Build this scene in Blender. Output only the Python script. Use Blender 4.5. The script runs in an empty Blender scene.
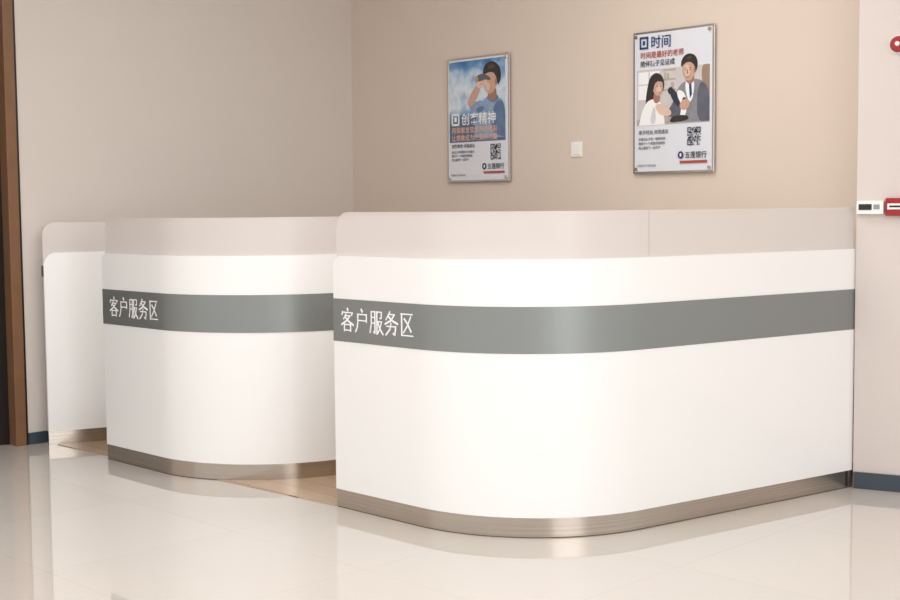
import bpy, math, random
from mathutils import Vector, Matrix
random.seed(4)
sc = bpy.context.scene
sc.view_settings.view_transform = 'Standard'
sc.view_settings.look = 'None'

# ------------------------------------------------------------ materials
def srgb(r, g, b):
    f = lambda c: (c/255/12.92) if c/255 <= .04045 else ((c/255+.055)/1.055)**2.4
    return (f(r), f(g), f(b), 1)
MATS = {}
def mat(name, col, rough=.5, metal=0, spec=.5, alpha=1, noise=0, nscale=8, coat=0):
    if name in MATS: return MATS[name]
    m = bpy.data.materials.new(name); m.use_nodes = True
    nt = m.node_tree; b = nt.nodes['Principled BSDF']
    b.inputs['Base Color'].default_value = col
    b.inputs['Roughness'].default_value = rough
    b.inputs['Metallic'].default_value = metal
    b.inputs['Specular IOR Level'].default_value = spec
    b.inputs['Alpha'].default_value = alpha
    b.inputs['Coat Weight'].default_value = coat
    b.inputs['Coat Roughness'].default_value = .08
    if noise:
        tc = nt.nodes.new('ShaderNodeTexCoord'); n = nt.nodes.new('ShaderNodeTexNoise')
        n.inputs['Scale'].default_value = nscale; n.inputs['Detail'].default_value = 4
        nt.links.new(tc.outputs['Object'], n.inputs['Vector'])
        mx = nt.nodes.new('ShaderNodeMix'); mx.data_type = 'RGBA'
        mx.inputs[6].default_value = tuple(c*(1-noise) for c in col[:3])+(1,)
        mx.inputs[7].default_value = tuple(min(1, c*(1+noise)) for c in col[:3])+(1,)
        nt.links.new(n.outputs['Fac'], mx.inputs[0]); nt.links.new(mx.outputs[2], b.inputs['Base Color'])
    MATS[name] = m
    return m

M_wallb = mat('paint_beige', srgb(222, 206, 192), .8, noise=.02, nscale=3)
M_walll = mat('paint_greige', srgb(222, 213, 206), .8, noise=.02, nscale=3)
M_pier = mat('paint_pier', srgb(216, 206, 201), .8, noise=.02, nscale=3)
M_ceil = mat('ceiling_paint', srgb(242, 240, 238), .9)
M_white = mat('white_laminate', srgb(247, 246, 245), .35, spec=.5, coat=.25)
M_band = mat('grey_band', srgb(143, 147, 146), .38, metal=.55)
M_text = mat('white_letters', srgb(252, 252, 252), .5)
M_seam = mat('seam', srgb(190, 184, 178), .6)
M_shade = mat('floor_shade_strip', srgb(92, 82, 74), .5)
M_skirt = mat('slate_skirting', srgb(62, 72, 82), .35)
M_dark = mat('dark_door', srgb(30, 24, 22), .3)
M_wood = mat('jamb_wood', srgb(128, 92, 64), .45, noise=.15, nscale=12)
M_desk = mat('desk_top', srgb(232, 228, 222), .4)
M_alu = mat('aluminium', srgb(200, 198, 196), .25, metal=1)
M_plastic = mat('white_plastic', srgb(244, 242, 238), .35)
M_red = mat('red_plastic', srgb(160, 30, 34), .35)
M_black = mat('black_plastic', srgb(28, 28, 32), .3)

def glass_mat():
    m = bpy.data.materials.new('frosted_acrylic'); m.use_nodes = True
    nt = m.node_tree; b = nt.nodes['Principled BSDF']
    b.inputs['Base Color'].default_value = srgb(236, 229, 225)
    b.inputs['Roughness'].default_value = .25
    b.inputs['Alpha'].default_value = .62
    return m
M_glass = glass_mat()
M_glassedge = mat('acrylic_edge', srgb(250, 247, 244), .3)

def steel():
    m = bpy.data.materials.new('brushed_steel'); m.use_nodes = True
    nt = m.node_tree; b = nt.nodes['Principled BSDF']
    b.inputs['Metallic'].default_value = 1; b.inputs['Roughness'].default_value = .2
    tc = nt.nodes.new('ShaderNodeTexCoord'); mp = nt.nodes.new('ShaderNodeMapping')
    mp.inputs['Scale'].default_value = (.8, .8, 900)
    n = nt.nodes.new('ShaderNodeTexNoise'); n.inputs['Scale'].default_value = 1
    r = nt.nodes.new('ShaderNodeValToRGB')
    r.color_ramp.elements[0].position = .3; r.color_ramp.elements[1].position = .7
    r.color_ramp.elements[0].color = srgb(168, 158, 147); r.color_ramp.elements[1].color = srgb(204, 196, 186)
    nt.links.new(tc.outputs['Object'], mp.inputs[0]); nt.links.new(mp.outputs[0], n.inputs[0])
    nt.links.new(n.outputs['Fac'], r.inputs[0]); nt.links.new(r.outputs[0], b.inputs['Base Color'])
    return m
M_steel = steel()

def floor_mat():
    m = bpy.data.materials.new('polished_tile'); m.use_nodes = True
    nt = m.node_tree; b = nt.nodes['Principled BSDF']
    tc = nt.nodes.new('ShaderNodeTexCoord'); mp = nt.nodes.new('ShaderNodeMapping')
    mp.inputs['Rotation'].default_value = (0, 0, math.radians(45))
    mp.inputs['Location'].default_value = (.3, .15, 0)
    br = nt.nodes.new('ShaderNodeTexBrick')
    br.offset = 0; br.squash = 1
    br.inputs['Scale'].default_value = 1
    br.inputs['Brick Width'].default_value = .8; br.inputs['Row Height'].default_value = .8
    br.inputs['Mortar Size'].default_value = .0015
    br.inputs['Mortar Smooth'].default_value = .2
    br.inputs['Color1'].default_value = srgb(209, 202, 195); br.inputs['Color2'].default_value = srgb(211, 204, 197)
    br.inputs['Mortar'].default_value = srgb(196, 188, 180)
    nt.links.new(tc.outputs['Object'], mp.inputs[0]); nt.links.new(mp.outputs[0], br.inputs['Vector'])
    n = nt.nodes.new('ShaderNodeTexNoise'); n.inputs['Scale'].default_value = 1.5; n.inputs['Detail'].default_value = 5
    nt.links.new(tc.outputs['Object'], n.inputs['Vector'])
    mx = nt.nodes.new('ShaderNodeMix'); mx.data_type = 'RGBA'; mx.blend_type = 'MULTIPLY'
    mx.inputs[0].default_value = .05
    nt.links.new(br.outputs['Color'], mx.inputs[6]); nt.links.new(n.outputs['Color'], mx.inputs[7])
    nt.links.new(mx.outputs[2], b.inputs['Base Color'])
    b.inputs['Roughness'].default_value = .012
    b.inputs['IOR'].default_value = 1.9
    return m
M_floor = floor_mat()

def woodfloor():
    m = bpy.data.materials.new('wood_planks'); m.use_nodes = True
    nt = m.node_tree; b = nt.nodes['Principled BSDF']
    tc = nt.nodes.new('ShaderNodeTexCoord'); mp = nt.nodes.new('ShaderNodeMapping')
    mp.inputs['Rotation'].default_value = (0, 0, math.radians(45))
    br = nt.nodes.new('ShaderNodeTexBrick')
    br.inputs['Scale'].default_value = 1
    br.inputs['Brick Width'].default_value = .9; br.inputs['Row Height'].default_value = .12
    br.inputs['Mortar Size'].default_value = .0015
    br.inputs['Color1'].default_value = srgb(190, 165, 138); br.inputs['Color2'].default_value = srgb(180, 153, 126)
    br.inputs['Mortar'].default_value = srgb(120, 92, 70)
    nt.links.new(tc.outputs['Object'], mp.inputs[0]); nt.links.new(mp.outputs[0], br.inputs['Vector'])
    nt.links.new(br.outputs['Color'], b.inputs['Base Color'])
    b.inputs['Roughness'].default_value = .25
    return m
M_plank = woodfloor()

# ------------------------------------------------------------ mesh helpers
def mesh(name, verts, faces, m, parent=None, smooth=None):
    me = bpy.data.meshes.new(name); me.from_pydata([tuple(v) for v in verts], [], faces)
    mats = m if isinstance(m, list) else [m]
    for x in mats: me.materials.append(x)
    o = bpy.data.objects.new(name, me); sc.collection.objects.link(o)
    if parent: o.parent = parent
    if smooth:
        for p, s in zip(me.polygons, smooth): p.use_smooth = bool(s)
    me.update()
    return o
def empty(name):
    o = bpy.data.objects.new(name, None); sc.collection.objects.link(o); o.empty_display_size = .1
    return o
def prism(name, poly, z0, z1, m, parent=None):
    a = sum(poly[i][0]*poly[(i+1) % len(poly)][1]-poly[(i+1) % len(poly)][0]*poly[i][1] for i in range(len(poly)))
    if a < 0: poly = poly[::-1]
    n = len(poly)
    v = [(p[0], p[1], z0) for p in poly]+[(p[0], p[1], z1) for p in poly]
    f = [tuple(range(n-1, -1, -1)), tuple(range(n, 2*n))]
    f += [(i, (i+1) % n, n+(i+1) % n, n+i) for i in range(n)]
    return mesh(name, v, f, m, parent)

class Frame:
    """local frame on a vertical surface: u along, z up, d outward"""
    def __init__(s, o, du, n): s.o = Vector(o); s.du = Vector(du).normalized(); s.n = Vector(n).normalized()
    def P(s, u, z, d=0):
        q = s.o+s.du*u+s.n*d
        return Vector((q.x, q.y, z))
def fbox(fr, name, u0, u1, z0, z1, d0, d1, m, parent=None, bev=0):
    a, b = fr.P(u0, 0, d0), fr.P(u1, 0, d0); c, d = fr.P(u1, 0, d1), fr.P(u0, 0, d1)
    o = prism(name, [a[:2], b[:2], c[:2], d[:2]], z0, z1, m, parent)
    if bev:
        md = o.modifiers.new('bevel', 'BEVEL'); md.width = bev; md.segments = 3
    return o
def fcyl(fr, name, u, z, r, d0, d1, m, parent=None, n=28, r2=None):
    r2 = r if r2 is None else r2
    v = []; 
    for d, rr in ((d0, r), (d1, r2)):
        for i in range(n):
            t = 2*math.pi*i/n
            v.append(fr.P(u+rr*math.cos(t), z+rr*math.sin(t), d))
    f = [(i, (i+1) % n, n+(i+1) % n, n+i) for i in range(n)]+[tuple(range(n-1, -1, -1)), tuple(range(n, 2*n))]
    return mesh(name, v, f, m, parent, [1]*n+[0, 0])

# ------------------------------------------------------------ room layout (metres)
BD = Vector((.695, -.719, 0))          # back wall direction, left -> right
LD = Vector((.719, .695, 0))           # left wall direction, left -> corner
CORNER = Vector((-.642, 8.78, 0))
BN = Vector((-.719, -.695, 0))         # back wall normal into room
LN = Vector((.695, -.719, 0))          # left wall normal into room
HT = 3.2
back = Frame(CORNER, BD, BN)
left = Frame(CORNER, -LD, LN)          # u grows toward the camera/left

fbox(back, 'wall_back', -.15, 4.1, 0, HT, -.15, 0, M_wallb)
lw = fbox(left, 'wall_left', 0, 2.37, 0, HT, -.15, 0, M_walll)
fbox(left, 'wall_left_far', 3.56, 6.5, 0, HT, -.15, 0, M_walll)
fbox(left, 'wall_left_header', 2.37, 3.56, 2.95, HT, -.15, 0, M_walll)
# door
door = empty('door_1')
fbox(left, 'jamb_near', 2.37, 2.43, 0, 2.95, -.15, .012, M_wood, door, .004)
fbox(left, 'jamb_far', 3.48, 3.56, 0, 2.95, -.15, .012, M_wood, door, .004)
fbox(left, 'head', 2.43, 3.48, 2.87, 2.95, -.15, .012, M_wood, door)
fbox(left, 'leaf', 2.43, 3.48, 0.005, 2.87, -.12, -.07, M_dark, door)
fbox(left, 'handle', 2.56, 2.585, .95, 1.25, -.07, -.04, M_alu, door, .004)
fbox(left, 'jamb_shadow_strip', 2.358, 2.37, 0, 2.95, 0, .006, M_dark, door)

P0 = Vector((1.828, 5.89, 0)); PD = Vector((.88, -.475, 0)).normalized(); PN = Vector((PD.y, -PD.x, 0))
pier = Frame(P0, PD, PN)
# right pier as an angled solid meeting the back wall
pe = back.P(3.80, 0, 0)
p3 = pier.P(3.2, 0, 0); p4 = pier.P(3.2, 0, -.5)
prism('wall_right', [P0[:2], p3[:2], p4[:2], back.P(4.1, 0, 0)[:2], pe[:2]], 0, HT, M_pier)
fbox(back, 'baseboard_back', 0, 3.76, 0, .065, 0, .012, M_skirt)
fbox(left, 'baseboard_left', 0.012, 2.355, 0, .065, 0, .012, M_skirt)
fbox(pier, 'baseboard_right', 0.004, 3.1, 0, .075, 0, .012, M_skirt)

prism('floor', [(-8, -4), (7, -4), (7, 11), (-8, 11)], -.1, 0, M_floor)
# plank floor behind the counters
prism('wood_floor', [(-.505, 5.615), (-2.18, 7.135), left.P(2.19, 0, .02)[:2], left.P(0.02, 0, .02)[:2], back.P(3.7, 0, .02)[:2], (1.78, 5.93), (.72, 5.22), (.30, 5.12)], 0, .004, M_plank)
prism('ceiling', [(-8, -1.0), (7, -1.0), (7, 11), (-8, 11)], HT, HT+.1, M_ceil)

# ------------------------------------------------------------ counters
def path(left_end, apex, right_end, R, nseg=36):
    L, A, D = Vector(left_end), Vector(apex), Vector(right_end)
    d1 = (A-L).normalized(); d2 = (D-A).normalized()
    ang = math.acos(d1.dot(d2)); T = R*math.tan(ang/2)
    a = A-d1*T; b = A+d2*T
    nrm = Vector((-d1.y, d1.x))     # turning left (counter-clockwise)
    c = a+nrm*R
    pts = []
    len1 = (a-L).length; len2 = (D-b).length
    n0 = Vector((d1.y, -d1.x)); n2 = Vector((d2.y, -d2.x))
    for s in [0, .002, .006, .012, .014, .018, .024, .03, .038, .046, .055, .065, .075, .085, .1, .14, len1*.5, len1*.75]:
        pts.append((s, L+d1*s, n0))
    for i in range(nseg+1):
        t = ang*i/nseg
        n = Vector((n0.x*math.cos(t)-n0.y*math.sin(t), n0.x*math.sin(t)+n0.y*math.cos(t)))
        pts.append((len1+R*t, c+n*R, n))
    for k in (.33, .66, 1):
        pts.append((len1+R*ang+len2*k, b+d2*len2*k, n2))
    return pts, len1+R*ang

def sweep(name, pts, o0, o1, z0, z1, m, parent, r=0, s0=0, s1=None, topmat=None):
    """o0 outer offset (outward +), o1 inner offset (negative)"""
    st = [p for p in pts if p[0] >= s0-1e-6 and (s1 is None or p[0] <= s1+1e-6)]
    def zz(s):
        s = s-s0
        if r and s < r: return z1-(r-math.sqrt(max(0, r*r-(r-s)**2)))
        return z1
    V = []; F = []; S = []; MI = []
    def strip(fa, fb, sm, mi=0):
        base = len(V)
        for s, p, n in st:
            V.append(fa(s, p, n)); V.append(fb(s, p, n))
        for i in range(len(st)-1):
            F.append((base+2*i, base+2*i+2, base+2*i+3, base+2*i+1)); S.append(sm); MI.append(mi)
    q = lambda p, n, o, z: (p.x+n.x*o, p.y+n.y*o, z)
    strip(lambda s, p, n: q(p, n, o0, z0), lambda s, p, n: q(p, n, o0, zz(s)), 1)
    strip(lambda s, p, n: q(p, n, o0, zz(s)), lambda s, p, n: q(p, n, o1, zz(s)), 1, 1 if topmat else 0)
    strip(lambda s, p, n: q(p, n, o1, zz(s)), lambda s, p, n: q(p, n, o1, z0), 1)
    strip(lambda s, p, n: q(p, n, o1, z0), lambda s, p, n: q(p, n, o0, z0), 0)
    for k, idx in enumerate((0, -1)):
        s, p, n = st[idx]; b = len(V)
        V.extend([q(p, n, o0, z0), q(p, n, o0, zz(s)), q(p, n, o1, zz(s)), q(p, n, o1, z0)])
        F.append((b, b+1, b+2, b+3) if k == 0 else (b+3, b+2, b+1, b)); S.append(0); MI.append(1 if topmat else 0)
    o = mesh(name, V, F, [m, topmat] if topmat else m, parent, S)
    for p, i in zip(o.data.polygons, MI): p.material_index = i
    return o

GL = {
 '客': [([(50,99),(55,88)],9),([(15,84),(9,68)],7),([(14,80),(88,80)],4.5),([(89,81),(80,68)],7),([(42,74),(20,50)],6),([(38,66),(70,66)],4.5),
       ([(71,67),(48,46),(5,26)],7),([(34,60),(60,42),(96,27)],8),([(28,31),(28,-1)],8),([(28,28),(74,28)],4.5),([(74,30),(74,-1)],8),([(28,4),(74,4)],4.5)],
 '户': [([(46,99),(56,86)],9),([(22,76),(84,76)],4.5),([(84,78),(84,44)],8),([(22,50),(84,50)],4.5),([(22,78),(22,42),(16,18),(4,0)],8)],
 '服': [([(14,92),(14,40),(4,2)],7),([(14,92),(40,92)],4.5),([(40,94),(40,2),(29,8)],8),([(14,68),(40,68)],4.5),([(14,44),(40,44)],4.5),
       ([(54,94),(54,-2)],8),([(54,92),(86,92)],4.5),([(86,93),(86,68),(75,66)],7),([(56,52),(88,52)],4.5),([(88,53),(76,24),(56,-2)],6),([(60,50),(74,22),(98,-2)],8)],
 '务': [([(42,99),(12,62)],6),([(36,86),(72,86)],4.5),([(73,87),(46,60),(4,44)],7),([(26,80),(56,60),(96,48)],8),([(16,36),(80,36)],4.5),
       ([(80,38),(74,2),(60,8)],8),([(48,50),(40,24),(10,-2)],7)],
 '区': [([(8,92),(90,92)],4.5),([(16,92),(16,2)],8),([(13,4),(94,4)],4.5),([(78,84),(54,44),(26,14)],6),([(32,74),(54,54),(80,20)],8)],
}
def lettering(name, fr, u0, zc, size, pitch, d, m, parent, text='客户服务区'):
    V = []; F = []
    for ci, ch in enumerate(text):
        for k, (pl, w) in enumerate(GL[ch]):
            w = w*1.22
            dd = d+k*.00002
            for (a, b) in zip(pl[:-1], pl[1:]):
                a = Vector(a); b = Vector(b); t = (b-a).normalized(); n = Vector((-t.y, t.x))*w/2
                e = t*w*.15
                q = [a-e-n, b+e-n, b+e+n, a-e+n]
                base = len(V)
                for c in q: V.append(fr.P(u0+ci*pitch+c.x/100*size*.84, zc+(c.y-49)/100*size*.95, dd))
                F.append((base, base+1, base+2, base+3))
    return mesh(name, V, F, m, parent)

def counter(off, gtop, wtop, b0, b1, tu):
    root = empty('service_counter')
    L = (-.50+off[0], 5.609+off[1]); A = (.278+off[0], 4.831+off[1]); D = (1.828+off[0], 5.901+off[1])
    pts, sB = path(L, A, D, .70)
    sweep('base_core', pts, -.004, -.06, .004, .08, M_steel, root)
    sweep('floor_shade_strip', pts, -.003, -.06, 0, .004, M_shade, root)  # dark-coloured strip paints the shadow line where the base meets the floor
    sweep('front_panel', pts, 0, -.06, .08, wtop, M_white, root, r=.045)
    sweep('band', pts, .0025, 0, b0, b1, M_band, root)
    sweep('acrylic_screen', pts, -.012, -.024, wtop-.03, gtop, M_glass, root, r=.073, s0=.012, topmat=M_glassedge)
    sweep('desk', pts, -.061, -.47, .72, .75, M_desk, root, s0=.06)
    sweep('desk_apron', pts, -.43, -.45, .40, .72, M_desk, root, s0=.06)
    # joint in the acrylic where the curved part meets the straight wing
    p, n = [(p, n) for s, p, n in pts if abs(s-sB) < 1e-4][0]
    d2 = Vector((-n.y, n.x, 0)); fr = Frame((p.x, p.y, 0), d2, (n.x, n.y, 0))
    fbox(fr, 'joint_screen', .045, .0475, wtop, gtop, -.012, -.011, M_seam, root)
    for nm, (s, p, n) in (('end_leg_a', pts[15]), ('end_leg_b', pts[-1])):
        t = Vector((-n.y, n.x, 0)); f2 = Frame((p.x, p.y, 0), t, (n.x, n.y, 0))
        fbox(f2, nm, -.03, -.006, 0.005, .72, -.43, -.061, M_desk, root)
    n0 = pts[0][2]
    fr0 = Frame((L[0], L[1], 0), (-n0.y, n0.x, 0), (n0.x, n0.y, 0))
    lettering('lettering', fr0, tu, (b0+b1)/2+.004, .104, .092, .0032, M_text, root)
    return root
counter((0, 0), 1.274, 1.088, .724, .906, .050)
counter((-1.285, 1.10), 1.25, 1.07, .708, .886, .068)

# side partition behind the second counter
part = empty('side_partition')
pd = Vector((.906, .423)).normalized(); pn = Vector((pd.y, -pd.x)); s_ = Vector((-2.208, 7.10))
pp = [(s, s_+pd*s, pn) for s in (0, .001, .003, .006, .01, .015, .02, .03, .04, .05, .06, .07, .08, .3, .6, .85)]
sweep('base', pp, -.006, -.045, 0, .078, M_steel, part)
sweep('panel', pp, 0, -.05, .078, 1.06, M_white, part, r=.07)
sweep('acrylic_screen', pp, -.02, -.032, 1.0, 1.225, M_glass, part, r=.07, topmat=M_glassedge)
fp = Frame((s_.x, s_.y, 0), (pd.x, pd.y, 0), (pn.x, pn.y, 0))
fbox(fp, 'hinge', -.008, 0.0, .93, .99, -.04, -.01, M_black, part)
fbox(fp, 'edge_trim', -.004, 0.0, .08, .93, -.045, -.004, M_seam, part)

# ------------------------------------------------------------ posters
def font_text(s, size):
    cu = bpy.data.curves.new('t', 'FONT'); cu.body = s; cu.size = size; cu.resolution_u = 3
    cu.offset = size*.012
    o = bpy.data.objects.new('t', cu); sc.collection.objects.link(o)
    bpy.context.view_layer.update()
    dg = bpy.context.evaluated_depsgraph_get()
    me = bpy.data.meshes.new_from_object(o.evaluated_get(dg))
    v = [(a.co.x, a.co.y) for a in me.vertices]; f = [tuple(p.vertices) for p in me.polygons]
    bpy.data.objects.remove(o); bpy.data.curves.remove(cu); bpy.data.meshes.remove(me)
    return v, f

class Poster:
    def __init__(s, u0, ztop, W=.54, H=.745):
        s.u0 = u0; s.z = ztop; s.W = W; s.H = H; s.k = 0
        s.root = empty('framed_poster')
        fbox(back, 'backboard', u0, u0+W, ztop-H, ztop, .012, .022, M_alu, s.root, .002)
        fbox(back, 'sheet', u0+.012, u0+W-.012, ztop-H+.012, ztop-.012, .022, .0235, mat('poster_paper', srgb(226, 228, 235), .35), s.root)
        for (a, b) in ((.025, .025), (W-.025, .025), (.025, H-.025), (W-.025, H-.025)):
            fcyl(back, 'standoff', u0+a, ztop-b, .009, 0, .032, M_alu, s.root)
    def pt(s, x, y, d): return back.P(s.u0+x/100*s.W, s.z-y/138*s.H, d)
    def poly(s, name, pts, m):
        s.k += 1; d = .0236+s.k*.00012
        return mesh(name, [s.pt(x, y, d) for x, y in pts], [tuple(range(len(pts)))], m, s.root)
    def blob(s, name, pts, m, it=2):
        for _ in range(it):      # Chaikin corner cutting for soft organic outlines
            q = []
            for i in range(len(pts)):
                a, b = pts[i], pts[(i+1) % len(pts)]
                q += [(a[0]*.75+b[0]*.25, a[1]*.75+b[1]*.25), (a[0]*.25+b[0]*.75, a[1]*.25+b[1]*.75)]
            pts = q
        return s.poly(name, pts, m)
    def rect(s, name, x0, y0, x1, y1, m): return s.poly(name, [(x0, y1), (x1, y1), (x1, y0), (x0, y0)], m)
    def ell(s, name, cx, cy, rx, ry, m, rot=0):
        pts = []
        c, sn = math.cos(math.radians(rot)), math.sin(math.radians(rot))
        for i in range(28):
            t = 2*math.pi*i/28; ex, ey = rx*math.cos(t), ry*math.sin(t)
            pts.append((cx+ex*c-ey*sn, cy+ex*sn+ey*c))
        return s.poly(name, pts, m)
    def multi(s, name, quads, m):
        s.k += 1; d = .0236+s.k*.00012
        V = []; F = []
        for (x0, y0, x1, y1) in quads:
            b = len(V); V += [s.pt(x0, y1, d), s.pt(x1, y1, d), s.pt(x1, y0, d), s.pt(x0, y0, d)]; F.append((b, b+1, b+2, b+3))
        return mesh(name, V, F, m, s.root)
    def text(s, name, body, x, y, size, m, sx=1):
        s.k += 1; d = .0236+s.k*.00012
        v, f = font_text(body, size)
        return mesh(name, [s.pt(x+a*sx, y-b, d) for a, b in v], f, m, s.root)
    def qr(s, x, y, w, h, m):
        q = []; n = 17
        for i in range(n):
            for j in range(n):
                fin = any(a <= i < a+5 and b <= j < b+5 for a, b in ((0, 0), (n-5, 0), (0, n-5)))
                if fin:
                    for a, b in ((0, 0), (n-5, 0), (0, n-5)):
                        if a <= i < a+5 and b <= j < b+5:
                            ii, jj = i-a, j-b; on = ii in (0, 4) or jj in (0, 4) or (ii == 2 and jj == 2)
                else: on = random.random() < .5
                if on: q.append((x+i*w/n, y+j*h/n, x+(i+1)*w/n, y+(j+1)*h/n))
        s.multi('qr_code', q, m)

def ink_mat(name, c, var=.12, sc_=28):
    """printed photographic ink: soft tonal mottling"""
    return mat(name, srgb(*c), .4, noise=var, nscale=sc_)
ink = mat('ink_dark', srgb(50, 54, 70), .4); navy = mat('ink_navy', srgb(38, 62, 110), .4)
redi = mat('ink_red', srgb(176, 76, 62), .4); oran = mat('ink_orange', srgb(232, 186, 160), .4)
skin = ink_mat('ink_skin', (204, 164, 144), .1); skin2 = ink_mat('ink_skin_shade', (164, 120, 104))
skinl = ink_mat('ink_skin_light', (226, 194, 176), .05)
hair = ink_mat('ink_hair', (52, 44, 46), .5); hair2 = ink_mat('ink_hair_sheen', (84, 70, 66), .3)
wht = mat('ink_white', srgb(245, 245, 246), .4); wsh = ink_mat('ink_white_shade', (212, 210, 216), .06)
grey = mat('ink_grey', srgb(120, 122, 130), .4); suit = ink_mat('ink_suit', (138, 140, 148), .35, 16)
suitd = ink_mat('ink_suit_dark', (98, 100, 112), .4, 16); beige = ink_mat('ink_beige', (206, 200, 198), .18, 7)
brown = ink_mat('ink_brown', (156, 130, 114), .25, 9); shirtb = ink_mat('ink_denim', (142, 166, 196), .4, 18)
shirtd = ink_mat('ink_denim_dark', (98, 122, 158), .4, 18); gold = ink_mat('ink_gold', (186, 148, 112))
sea = ink_mat('ink_sea', (88, 110, 142), .5, 11); taupe = ink_mat('ink_taupe', (180, 170, 164), .2)

def skymat():
    m = bpy.data.materials.new('ink_sky'); m.use_nodes = True
    nt = m.node_tree; b = nt.nodes['Principled BSDF']; b.inputs['Roughness'].default_value = .4
    g = nt.nodes.new('ShaderNodeNewGeometry'); sp = nt.nodes.new('ShaderNodeSeparateXYZ')
    nt.links.new(g.outputs['Position'], sp.inputs[0])
    mr = nt.nodes.new('ShaderNodeMapRange'); mr.inputs[1].default_value = 1.72; mr.inputs[2].default_value = 2.18
    nt.links.new(sp.outputs['Z'], mr.inputs[0])
    n = nt.nodes.new('ShaderNodeTexNoise'); n.inputs['Scale'].default_value = 7; n.inputs['Detail'].default_value = 6
    nt.links.new(g.outputs['Position'], n.inputs['Vector'])
    s1 = nt.nodes.new('ShaderNodeMath'); s1.operation = 'MULTIPLY_ADD'; s1.inputs[1].default_value = 1.3; s1.inputs[2].default_value = -.65
    nt.links.new(n.outputs['Fac'], s1.inputs[0])
    ad = nt.nodes.new('ShaderNodeMath'); ad.operation = 'ADD'
    nt.links.new(s1.outputs[0], ad.inputs[0]); nt.links.new(mr.outputs[0], ad.inputs[1])
    r = nt.nodes.new('ShaderNodeValToRGB'); e = r.color_ramp.elements
    e[0].position = .0; e[0].color = srgb(96, 128, 168); e[1].position = 1; e[1].color = srgb(66, 116, 172)
    for p, c in ((.28, (140, 172, 204)), (.5, (222, 232, 240)), (.64, (188, 210, 230)), (.82, (104, 150, 198))):
        k = e.new(p); k.color = srgb(*c)
    nt.links.new(ad.outputs[0], r.inputs[0]); nt.links.new(r.outputs[0], b.inputs['Base Color'])
    return m

def logo_block(p, a, b):
    p.text('slogan', a, 8, 99.5, 4.6, ink)
    for i, t in enumerate(b): p.text('body_text', t, 8, 105.5+i*4.3, 3.1, ink)
    p.text('fine_print', '五莲银行客户服务热线', 6, 131, 2.4, grey)
    p.ell('logo_mark', 61, 121, 3.4, 3.6, navy)
    p.rect('logo_bar', 60, 119.5, 62, 122.5, wht)
    p.text('logo_text', '五莲银行', 66, 123.6, 6.6, ink)
    p.rect('logo_strip', 60, 126.5, 93, 129, redi)

uL1 = 2.797-1.865+.005
p1 = Poster(uL1, 2.188, W=.525, H=.75)
p1.rect('sky', 4, 4, 94, 93.5, skymat())
p1.blob('sea', [(4, 93.5), (4, 93.5), (4, 68), (30, 62), (60, 68), (94, 64), (94, 93.5), (94, 93.5)], sea, 1)
p1.blob('torso', [(44, 86), (48, 66), (56, 50), (68, 44), (84, 46), (94, 54), (94, 90), (94, 90), (44, 90)], shirtb)
p1.blob('shade', [(72, 86), (74, 60), (82, 48), (94, 54), (94, 90), (94, 90)], shirtd)
p1.blob('collar', [(64, 46), (70, 42), (82, 43), (84, 49), (74, 53)], shirtd)
p1.blob('neck', [(66, 36), (80, 34), (81, 48), (74, 51), (67, 47)], skin2)
p1.blob('face', [(61, 22), (66, 15), (78, 15), (82, 24), (80, 36), (72, 43), (65, 41), (61, 34), (59, 30)], skin)
p1.blob('cheek_light', [(62, 31), (67, 29), (71, 33), (69, 39), (65, 39)], skinl)
p1.ell('ear', 80, 30, 2.0, 3.4, skin2)
p1.blob('hair', [(59, 22), (60, 13), (68, 7), (79, 8), (87, 15), (88, 27), (83, 35), (81, 26), (76, 19), (67, 19)], hair)
p1.blob('hair_sheen', [(66, 13), (72, 10), (79, 12), (76, 15), (69, 16)], hair2)
p1.blob('upper_arm', [(58, 48), (67, 56), (54, 66), (38, 58), (36, 50), (46, 50)], shirtb)
p1.blob('sleeve_fold', [(46, 58), (58, 54), (62, 58), (53, 63)], shirtd)
p1.blob('forearm', [(36, 56), (34, 48), (49, 30), (57, 34), (46, 52)], skin)
p1.blob('hand', [(48, 34), (51, 25), (58, 20), (66, 22), (66, 30), (58, 36)], skinl)
p1.multi('finger_gaps', [(54, 24.5, 62, 25.1), (54, 27.5, 62.5, 28.1), (54, 30.5, 61, 31.1)], skin2)
p1.blob('goggles', [(47, 22), (60, 19), (72, 25), (71, 28), (62, 26), (50, 29)], suitd)
p1.ell('lens', 49.5, 25.5, 2.6, 3.6, gold)
p1.multi('title_mark', [(8, 61, 21, 63.4), (8, 72.6, 21, 75), (8, 61, 10.4, 75), (18.6, 61, 21, 75), (12.5, 65.5, 16.5, 70.5)], wht)
p1.text('title', '创客精神', 24, 73.4, 14, wht)
p1.text('caption', '用探索发现世界的精彩', 8, 83, 7.4, oran)
p1.text('caption', '让想象成为改变的力量', 8, 91.4, 7.4, oran)
p1.qr(71, 97, 16, 17, ink)
logo_block(p1, '创客教育 伴随成长', ['关注孩子的想象力与创造力', '陪伴每一个家庭共同成长', '用心服务每一位客户'])

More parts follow.
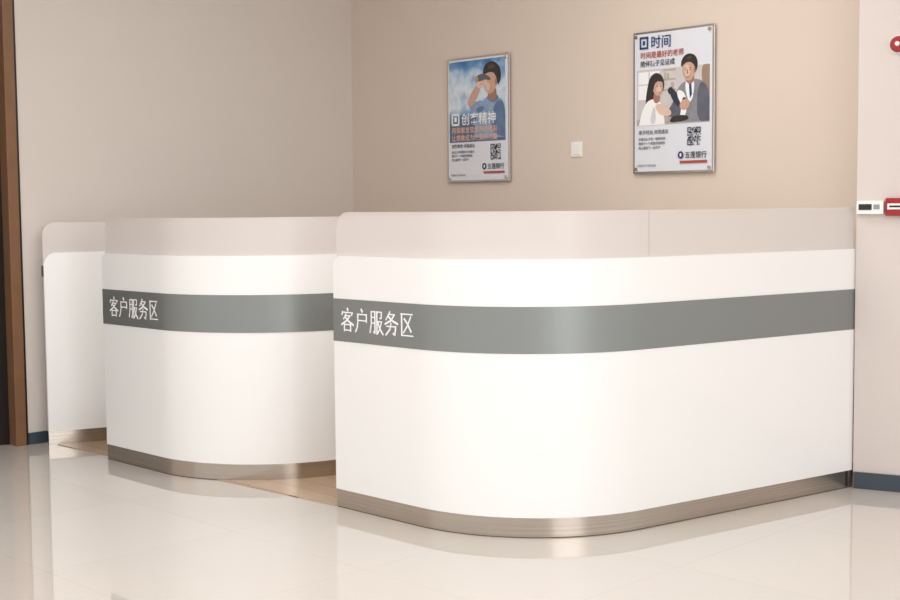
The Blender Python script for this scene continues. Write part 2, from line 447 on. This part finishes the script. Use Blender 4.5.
uL2 = 2.797+.932-1.345-.012
p2 = Poster(uL2, 2.205, W=.515, H=.748)
p2.rect('room', 5, 37, 95, 91, beige)
p2.rect('window', 7, 39, 34, 66, wht)
p2.multi('window_bar', [(20, 39, 21.5, 66), (7, 51, 34, 52)], beige)
p2.blob('curtain', [(84, 37), (95, 37), (95, 37), (95, 76), (95, 76), (88, 66)], brown)
p2.multi('shelf', [(38, 38, 54, 40), (38, 47, 54, 49), (38, 57, 54, 59), (40, 41, 42, 47), (43, 42, 46, 47), (48, 51, 52, 57)], taupe)
p2.poly('table', [(5, 91), (5, 85), (60, 81), (95, 85), (95, 91)], taupe)
p2.blob('jacket', [(49, 88), (52, 66), (58, 55), (68, 50), (84, 50), (94, 58), (95, 90), (95, 90), (66, 90)], suit)
p2.blob('jacket_shade', [(80, 90), (80, 62), (85, 51), (95, 60), (95, 90), (95, 90)], suitd)
p2.blob('shirt', [(64, 50), (77, 48), (76, 66), (70, 74)], wht)
p2.poly('tie', [(70, 52), (73, 52), (74, 64), (71.5, 68)], navy)
p2.blob('man_neck', [(65, 44), (76, 43), (77, 52), (71, 55), (66, 51)], skin2)
p2.blob('man_face', [(62, 38), (64, 31), (75, 30), (78, 37), (77, 46), (72, 51.5), (66, 50), (62, 44)], skin)
p2.blob('man_face_light', [(63.5, 38), (67, 35), (72, 38), (71, 46), (66.5, 47)], skinl)
p2.ell('man_ear', 77.3, 41.5, 1.4, 2.6, skin2)
p2.blob('man_hair', [(60.5, 39), (61, 30), (68, 25), (77, 26.5), (81.5, 34), (79, 44), (77, 37), (72, 33), (65, 34)], hair)
p2.blob('man_hair_sheen', [(66, 30), (71, 27.5), (75, 29), (71, 31)], hair2)
p2.multi('man_brow_eyes', [(64.4, 38.4, 67.2, 39.0), (70.2, 38.4, 73.2, 39.0), (65, 40.2, 67, 41), (70.8, 40.2, 72.8, 41), (67.2, 47.4, 71, 48)], hair2)
p2.blob('man_nose', [(68, 40), (69, 40), (69.6, 44.6), (67.4, 44.8)], skin2)
p2.blob('man_arm', [(55, 64), (47, 76), (42, 79), (46, 85), (62, 83), (66, 70)], suitd)
p2.blob('girl_hair', [(19, 54), (22, 44), (30, 40), (38, 44), (41, 54), (36, 62), (27, 62), (26, 80), (16, 80), (17, 64)], hair)
p2.blob('dress', [(8, 91), (13, 74), (21, 66), (32, 66), (39, 74), (41, 91), (41, 91), (8, 91)], wht)
p2.blob('dress_fold', [(22, 90), (25, 76), (29, 72), (30, 90)], wsh)
p2.blob('girl_neck', [(27, 60), (34, 60), (35, 68), (30, 71), (26, 67)], skin2)
p2.blob('girl_face', [(25, 52), (28, 46), (36, 46), (39, 53), (38, 59), (34, 63.5), (29, 62), (26, 58)], skin)
p2.blob('girl_face_light', [(30, 54), (35, 52), (37, 56), (35, 61), (31, 60)], skinl)
p2.blob('girl_fringe', [(22, 58), (23, 46), (30, 41), (38, 45), (39.5, 51), (33, 48.5), (28, 51), (26, 60)], hair)
p2.multi('girl_eyes', [(30.5, 53.6, 32.4, 54.4), (35, 53.6, 36.8, 54.4), (32.6, 59.4, 35.4, 60)], hair2)
p2.blob('girl_arm', [(28, 72), (35, 70), (50, 78), (48, 84), (33, 81)], skinl)
p2.ell('microscope_eye', 48, 59, 3.2, 3.4, hair)
p2.blob('microscope_tube', [(45, 59), (52, 56), (62, 72), (56, 76)], ink)
p2.blob('microscope_arm', [(57, 58), (66, 62), (69, 76), (65, 87), (59, 87), (62, 74), (56, 64)], wht)
p2.blob('microscope_base', [(48, 86), (52, 83), (69, 83), (71, 88), (47, 90)], hair)
p2.ell('microscope_knob', 65, 69, 2.4, 2.8, hair)
p2.blob('hand', [(59, 72), (66, 67), (72, 70), (72, 75), (66, 79), (60, 77)], skin)
p2.multi('title_mark', [(9, 5, 20, 7), (9, 15, 20, 17), (9, 5, 11, 17), (18, 5, 20, 17), (13, 9, 16, 13)], navy)
p2.text('title', '时间', 23, 16, 13, navy)
p2.text('caption_red', '时间是最好的老师', 10, 25.6, 6.8, redi)
p2.text('caption_dark', '陪伴孩子见证成', 10, 33.6, 6.2, ink)
p2.qr(69, 95, 16, 17, ink)
logo_block(p2, '亲子时光 共同成长', ['珍惜与孩子在一起的时间', '陪伴每一个家庭共同成长', '用心服务每一位客户'])

# wall switch
sw = empty('light_switch'); us = 3.73-1.737-.018
fbox(back, 'plate', us-.055, us+.025, 1.563, 1.647, 0, .008, M_plastic, sw, .002)
fbox(back, 'rocker', us-.039, us+.009, 1.575, 1.635, .008, .012, M_plastic, sw, .002)

# pier devices
dev = empty('alarm_control_box')
fbox(pier, 'housing', .004, .12, 1.243, 1.303, 0, .03, M_plastic, dev, .003)
fbox(pier, 'display', .014, .07, 1.262, 1.288, .03, .032, M_black, dev)
fbox(pier, 'label', .078, .104, 1.265, 1.286, .03, .0315, mat('label_grey', srgb(150, 150, 155), .4), dev)
cp = empty('fire_call_point')
fbox(pier, 'housing', .128, .216, 1.236, 1.314, 0, .03, M_red, cp, .004)
fbox(pier, 'label', .137, .206, 1.264, 1.290, .03, .0315, M_plastic, cp)
fbox(pier, 'lettering', .145, .198, 1.273, 1.281, .0315, .0325, M_black, cp)
al = empty('fire_alarm')
fcyl(pier, 'mount', .168, 1.985, .040, 0, .012, M_plastic, al)
fcyl(pier, 'dome', .168, 1.985, .036, .012, .034, M_red, al, r2=.027)
fcyl(pier, 'lens', .168, 1.985, .012, .034, .042, M_plastic, al, r2=.008)

# ------------------------------------------------------------ lights
w = bpy.data.worlds.new('World'); sc.world = w; w.use_nodes = True
bg = w.node_tree.nodes['Background']; bg.inputs[0].default_value = (1, .99, .98, 1); bg.inputs[1].default_value = 1.13
def area(name, loc, aim, sx, sy, e, col=(1, .985, .965)):
    l = bpy.data.lights.new(name, 'AREA'); l.shape = 'RECTANGLE'; l.size = sx; l.size_y = sy; l.energy = e; l.color = col
    o = bpy.data.objects.new(name, l); sc.collection.objects.link(o); o.location = loc
    o.rotation_euler = (Vector(aim)-Vector(loc)).to_track_quat('-Z', 'Y').to_euler()
    return o
for i, (x, y, e) in enumerate(((-2.2, 3.6, 48), (1.6, 2.4, 36), (-.6, 1.0, 42), (.3, 5.4, 30))):  # unseen overhead area lights, added as fill and to brighten the back wall
    area('ceiling_fill', (x, y, HT-.03), (x, y+.001, 0), 1.3, 1.3, e)
# unseen area light added behind viewer, right, for highlights on base and band
area('added_daylight', (3.6, -3.4, 1.6), (.2, 5.5, 1.1), 3.4, 3.0, 80, (1, .995, .99))

# ------------------------------------------------------------ camera
cam = bpy.data.cameras.new('camera'); co = bpy.data.objects.new('camera', cam); sc.collection.objects.link(co)
cam.sensor_width = 36; cam.lens = 1290/900*36
co.matrix_world = Matrix.Translation((0, .09, 1.3)) @ Matrix.Rotation(math.radians(90-4.21), 4, 'X') @ Matrix.Rotation(math.radians(-.5), 4, 'Z')
sc.camera = co
